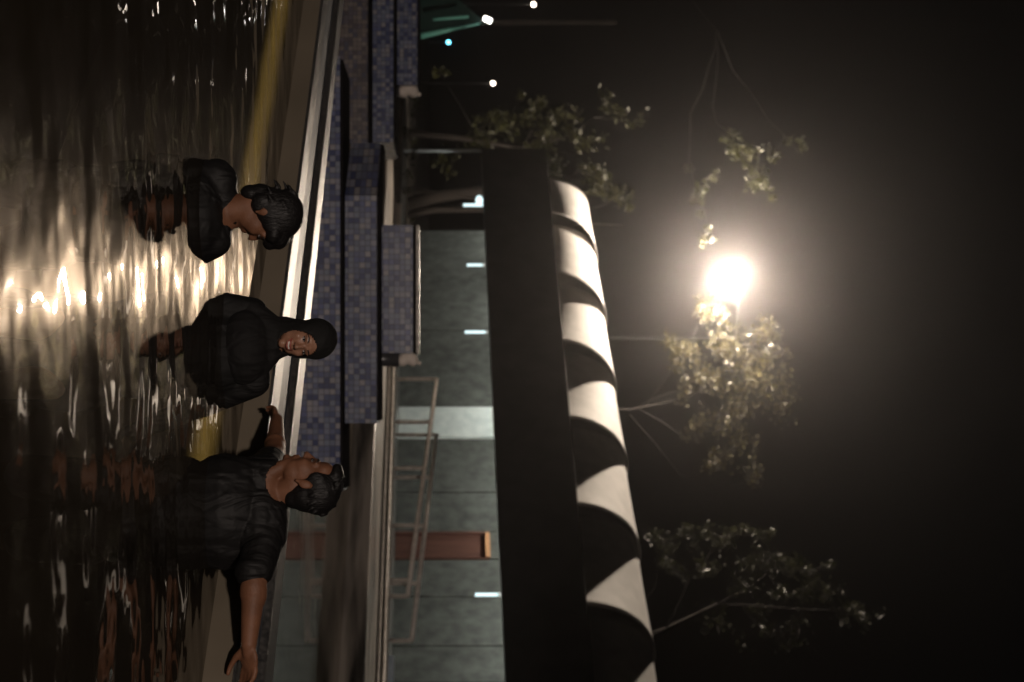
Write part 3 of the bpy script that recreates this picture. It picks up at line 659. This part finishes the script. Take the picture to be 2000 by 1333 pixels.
# --- woman in the middle, facing the camera and smiling
D = 5.66
wk = .88
wo = P(598, 664, D); c0 = P(470, 690, D)
wom = thing('person', 'smiling woman in a black hijab and dark dress, facing the camera', 'person', (c0.x, c0.y, -1.2), 'bathers in the upper pool')
Rm = frame((.34, -.94, -.06), (.05, 0, 1))
mb = MB(); T = head(mb, wo, Rm, wk, ears=False)
nk = P(520, 672, D + .02); mb.cap(wo + Rm @ Vector((0, .02, -.06)), .045, nk, .05)
sl, sr = P(492, 612, D + .02), P(496, 745, D)
mb.cap(sl, .05, sr, .05); mb.ell((c0.x, D, -.12), (.14, .10, .25)); hip = Vector((c0.x, D, -.5)); mb.ell(hip, (.15, .11, .12))
el1, w1 = P(430, 582, D - .03), P(400, 610, D - .2); el1.z = -.16; w1.z = -.42
el2, w2 = P(470, 790, D + .05), P(440, 850, D - .05); el2.z = -.10; w2.z = -.38
mb.cap(sl, .045, el1, .036); mb.cap(el1, .036, w1, .022); hand(mb, w1, (.5, -.8, 0), (0, 0, -1), .9, .3)
mb.cap(sr, .045, el2, .036); mb.cap(el2, .036, w2, .022); hand(mb, w2, (.8, -.5, 0), (0, 0, -1), .9, .3)
legs(mb, hip, D, fd=-1)
body = blob(mb, 'body', M['skin2'], wom, .0048, 4)
face_parts(T, Rm, wk, body, None, True)
m = MB(); m.tube([T((-.030, -.0735, -.052)), T((-.017, -.0885, -.0575)), T((0, -.0945, -.0585)), T((.017, -.0885, -.0575)), T((.030, -.0735, -.052))], [.002 * wk, .0038 * wk, .0042 * wk, .0038 * wk, .002 * wk], 8)
m.tube([T((-.030, -.0735, -.052)), T((-.017, -.0865, -.071)), T((0, -.0915, -.076)), T((.017, -.0865, -.071)), T((.030, -.0735, -.052))], [.002 * wk, .0042 * wk, .0052 * wk, .0042 * wk, .002 * wk], 8)
m.build('lips', M['lip'], body, True)
MB().ell(T((0, -.0845, -.0655)), (.021 * wk, .006 * wk, .0072 * wk), Rm, 16, 10).build('teeth', M['teeth'], body, True)
hj = MB()
def HJ(c, r): hj.ell(T(c), [q * wk for q in r], Rm, 28, 18)
HJ((0, .020, .042), (.089, .106, .094)); HJ((0, -.012, -.015), (.080, .078, .115)); HJ((0, .02, -.05), (.082, .085, .10)); HJ((0, -.02, -.095), (.062, .058, .045))
hj.cap(wo + Rm @ Vector((0, .03, -.09)), .075, P(510, 670, D + .01), .088); hj.cap(P(525, 645, D + .01), .062, P(490, 612, D + .01), .055)
hj.cap(P(520, 690, D - .01), .055, P(486, 730, D - .02), .055); hj.ell(P(478, 680, D - .03), (.15, .105, .10)); hj.cap(P(540, 655, D + .03), .065, P(500, 640, D + .03), .07)
Ri = Rm.inverted()
def facecut(p):
    q = Ri @ (p - wo) / wk
    return q.y < -.01 and (q.x / .060) ** 2 + ((q.z + .030) / .084) ** 2 < 1
blob(hj, 'hijab', M['hijab'], body, .006, 10, cut=facecut, solid=.004)
db = MB(); db.cap(sl, .066, sr, .066); db.ell((c0.x, D, -.08), (.19, .14, .2)); db.ell((c0.x, D, -.32), (.19, .15, .24)); db.ell((c0.x, D, -.62), (.24, .19, .3))
db.cap(sl, .064, el1, .052); db.cap(el1, .05, w1, .036); db.cap(sr, .066, el2, .055); db.cap(el2, .052, w2, .036); db.ell((c0.x, D, -.85), (.27, .22, .2))
blob(db, 'dress', M['dress'], body, .008, 16)

# --- person at left, back to the camera, head bowed towards the woman
D = 5.15
o3 = P(522, 424, D)
per = thing('person', 'short-haired person in dark clothes with back turned and head bowed to the right', 'person', (P(420, 425, D).x, D, -1.2), 'bathers in the upper pool')
Rm = frame((.90, .12, -.36), (.12, 0, 1))
mb = MB(); T = head(mb, o3, Rm, .95)
nk = P(452, 412, D); mb.cap(o3 + Rm @ Vector((0, .03, -.05)), .052, nk, .056)
s1, s2 = P(428, 352, D), P(418, 470, D); cx = P(420, 418, D).x
mb.cap(s1, .05, s2, .05); mb.ell((cx, D, -.14), (.16, .11, .26)); hip = Vector((cx, D, -.5)); mb.ell(hip, (.15, .11, .12))
e1, q1 = s1 + Vector((-.05, .08, -.22)), s1 + Vector((.02, .30, -.25)); e2, q2 = s2 + Vector((.09, .10, -.20)), s2 + Vector((.10, .34, -.20))
mb.cap(s1, .05, e1, .042); mb.cap(e1, .042, q1, .026); hand(mb, q1, (0, 1, 0), (0, 0, -1), 1, .3)
mb.cap(s2, .05, e2, .042); mb.cap(e2, .042, q2, .026); hand(mb, q2, (0, 1, 0), (0, 0, -1), 1, .3)
legs(mb, hip, D)
body = blob(mb, 'body', M['skin'], per, .0058, 5); face_parts(T, Rm, .95, body, None, False)
hb = MB(); k = .95
HE((0, .026, .044), (.083, .098, .090)); HE((0, .050, .0), (.078, .066, .082)); HE((0, .068, -.05), (.055, .045, .052)); HE((0, -.052, .072), (.06, .052, .04)); HE((0, -.085, .045), (.045, .032, .03)); HE((.060, .018, .012), (.028, .045, .05)); HE((-.060, .018, .012), (.028, .045, .05)); HE((.05, -.045, .052), (.035, .04, .03)); HE((-.05, -.045, .052), (.035, .04, .03)); HE((0, .058, -.085), (.055, .036, .045)); HE((.03, .03, -.06), (.045, .04, .05))
for s in (-1, 1): HE((s * .066, -.006, .03), (.016, .04, .04)); HE((s * .06, .04, -.03), (.022, .04, .04))
for i in range(30):
    th = random.uniform(-math.pi, math.pi); ph = random.uniform(.6, 2.1); n_ = Vector((math.sin(ph) * math.cos(th), math.sin(ph) * math.sin(th), math.cos(ph)))
    if n_.y < .2: continue
    q = T((0 + .080 * n_.x, .035 + .096 * n_.y, .03 + .09 * n_.z)); hb.cap(q, .008, q + Rm @ Vector((random.uniform(-.01, .01), .02, -.022)), .003)
blob(hb, 'hair', M['hair'], body, .0045, 6)
tb = MB(); tb.cap(s1, .066, s2, .062); tb.cap(s1.lerp(s2, .35) + Vector((0, 0, .02)), .06, nk + Vector((0, 0, -.03)), .056); tb.cap(nk + Vector((-.01, 0, -.02)), .055, s2.lerp(s1, .2), .058)
tb.cap(nk + Vector((0, .01, -.03)), .062, nk + Vector((0, .01, .018)), .060); tb.ell((cx, D, -.06), (.20, .14, .15)); tb.ell((cx, D, -.25), (.2, .15, .24)); tb.ell((cx, D, -.42), (.18, .14, .18))
tb.cap(s1, .068, e1, .06); tb.ell(s1 + Vector((-.01, 0, -.01)), (.07, .07, .068)); tb.cap(s2, .064, e2, .06)
blob(tb, 'shirt', M['tee'], body, .007, 9)
sh = MB(); sh.ell(hip + Vector((0, 0, -.02)), (.18, .135, .14))
for s in (-1, 1): sh.cap(hip + Vector((s * .10, 0, -.03)), .10, hip + Vector((s * .12, .13, -.30)), .085)
blob(sh, 'shorts', M['tee'], body, .009, 4)

# ================================================================== HAZE (thin volume added to imitate the glare around the lamp)
hz = bpy.data.materials.new('haze'); hz.use_nodes = True
t_ = hz.node_tree; t_.nodes.remove(t_.nodes['Principled BSDF'])
pv = t_.nodes.new('ShaderNodeVolumePrincipled'); pv.inputs['Density'].default_value = .00095; pv.inputs['Anisotropy'].default_value = .94
pv.inputs['Color'].default_value = (.93, .9, .9, 1)
out = [n for n in t_.nodes if n.type == 'OUTPUT_MATERIAL'][0]; t_.links.new(pv.outputs[0], out.inputs['Volume'])
h = MB().box(-45, 60, -25, 95, -2.95, 22).build('haze', hz); h['kind'] = 'stuff'
for o in bpy.data.objects:
    if '_o' in o: del o['_o']
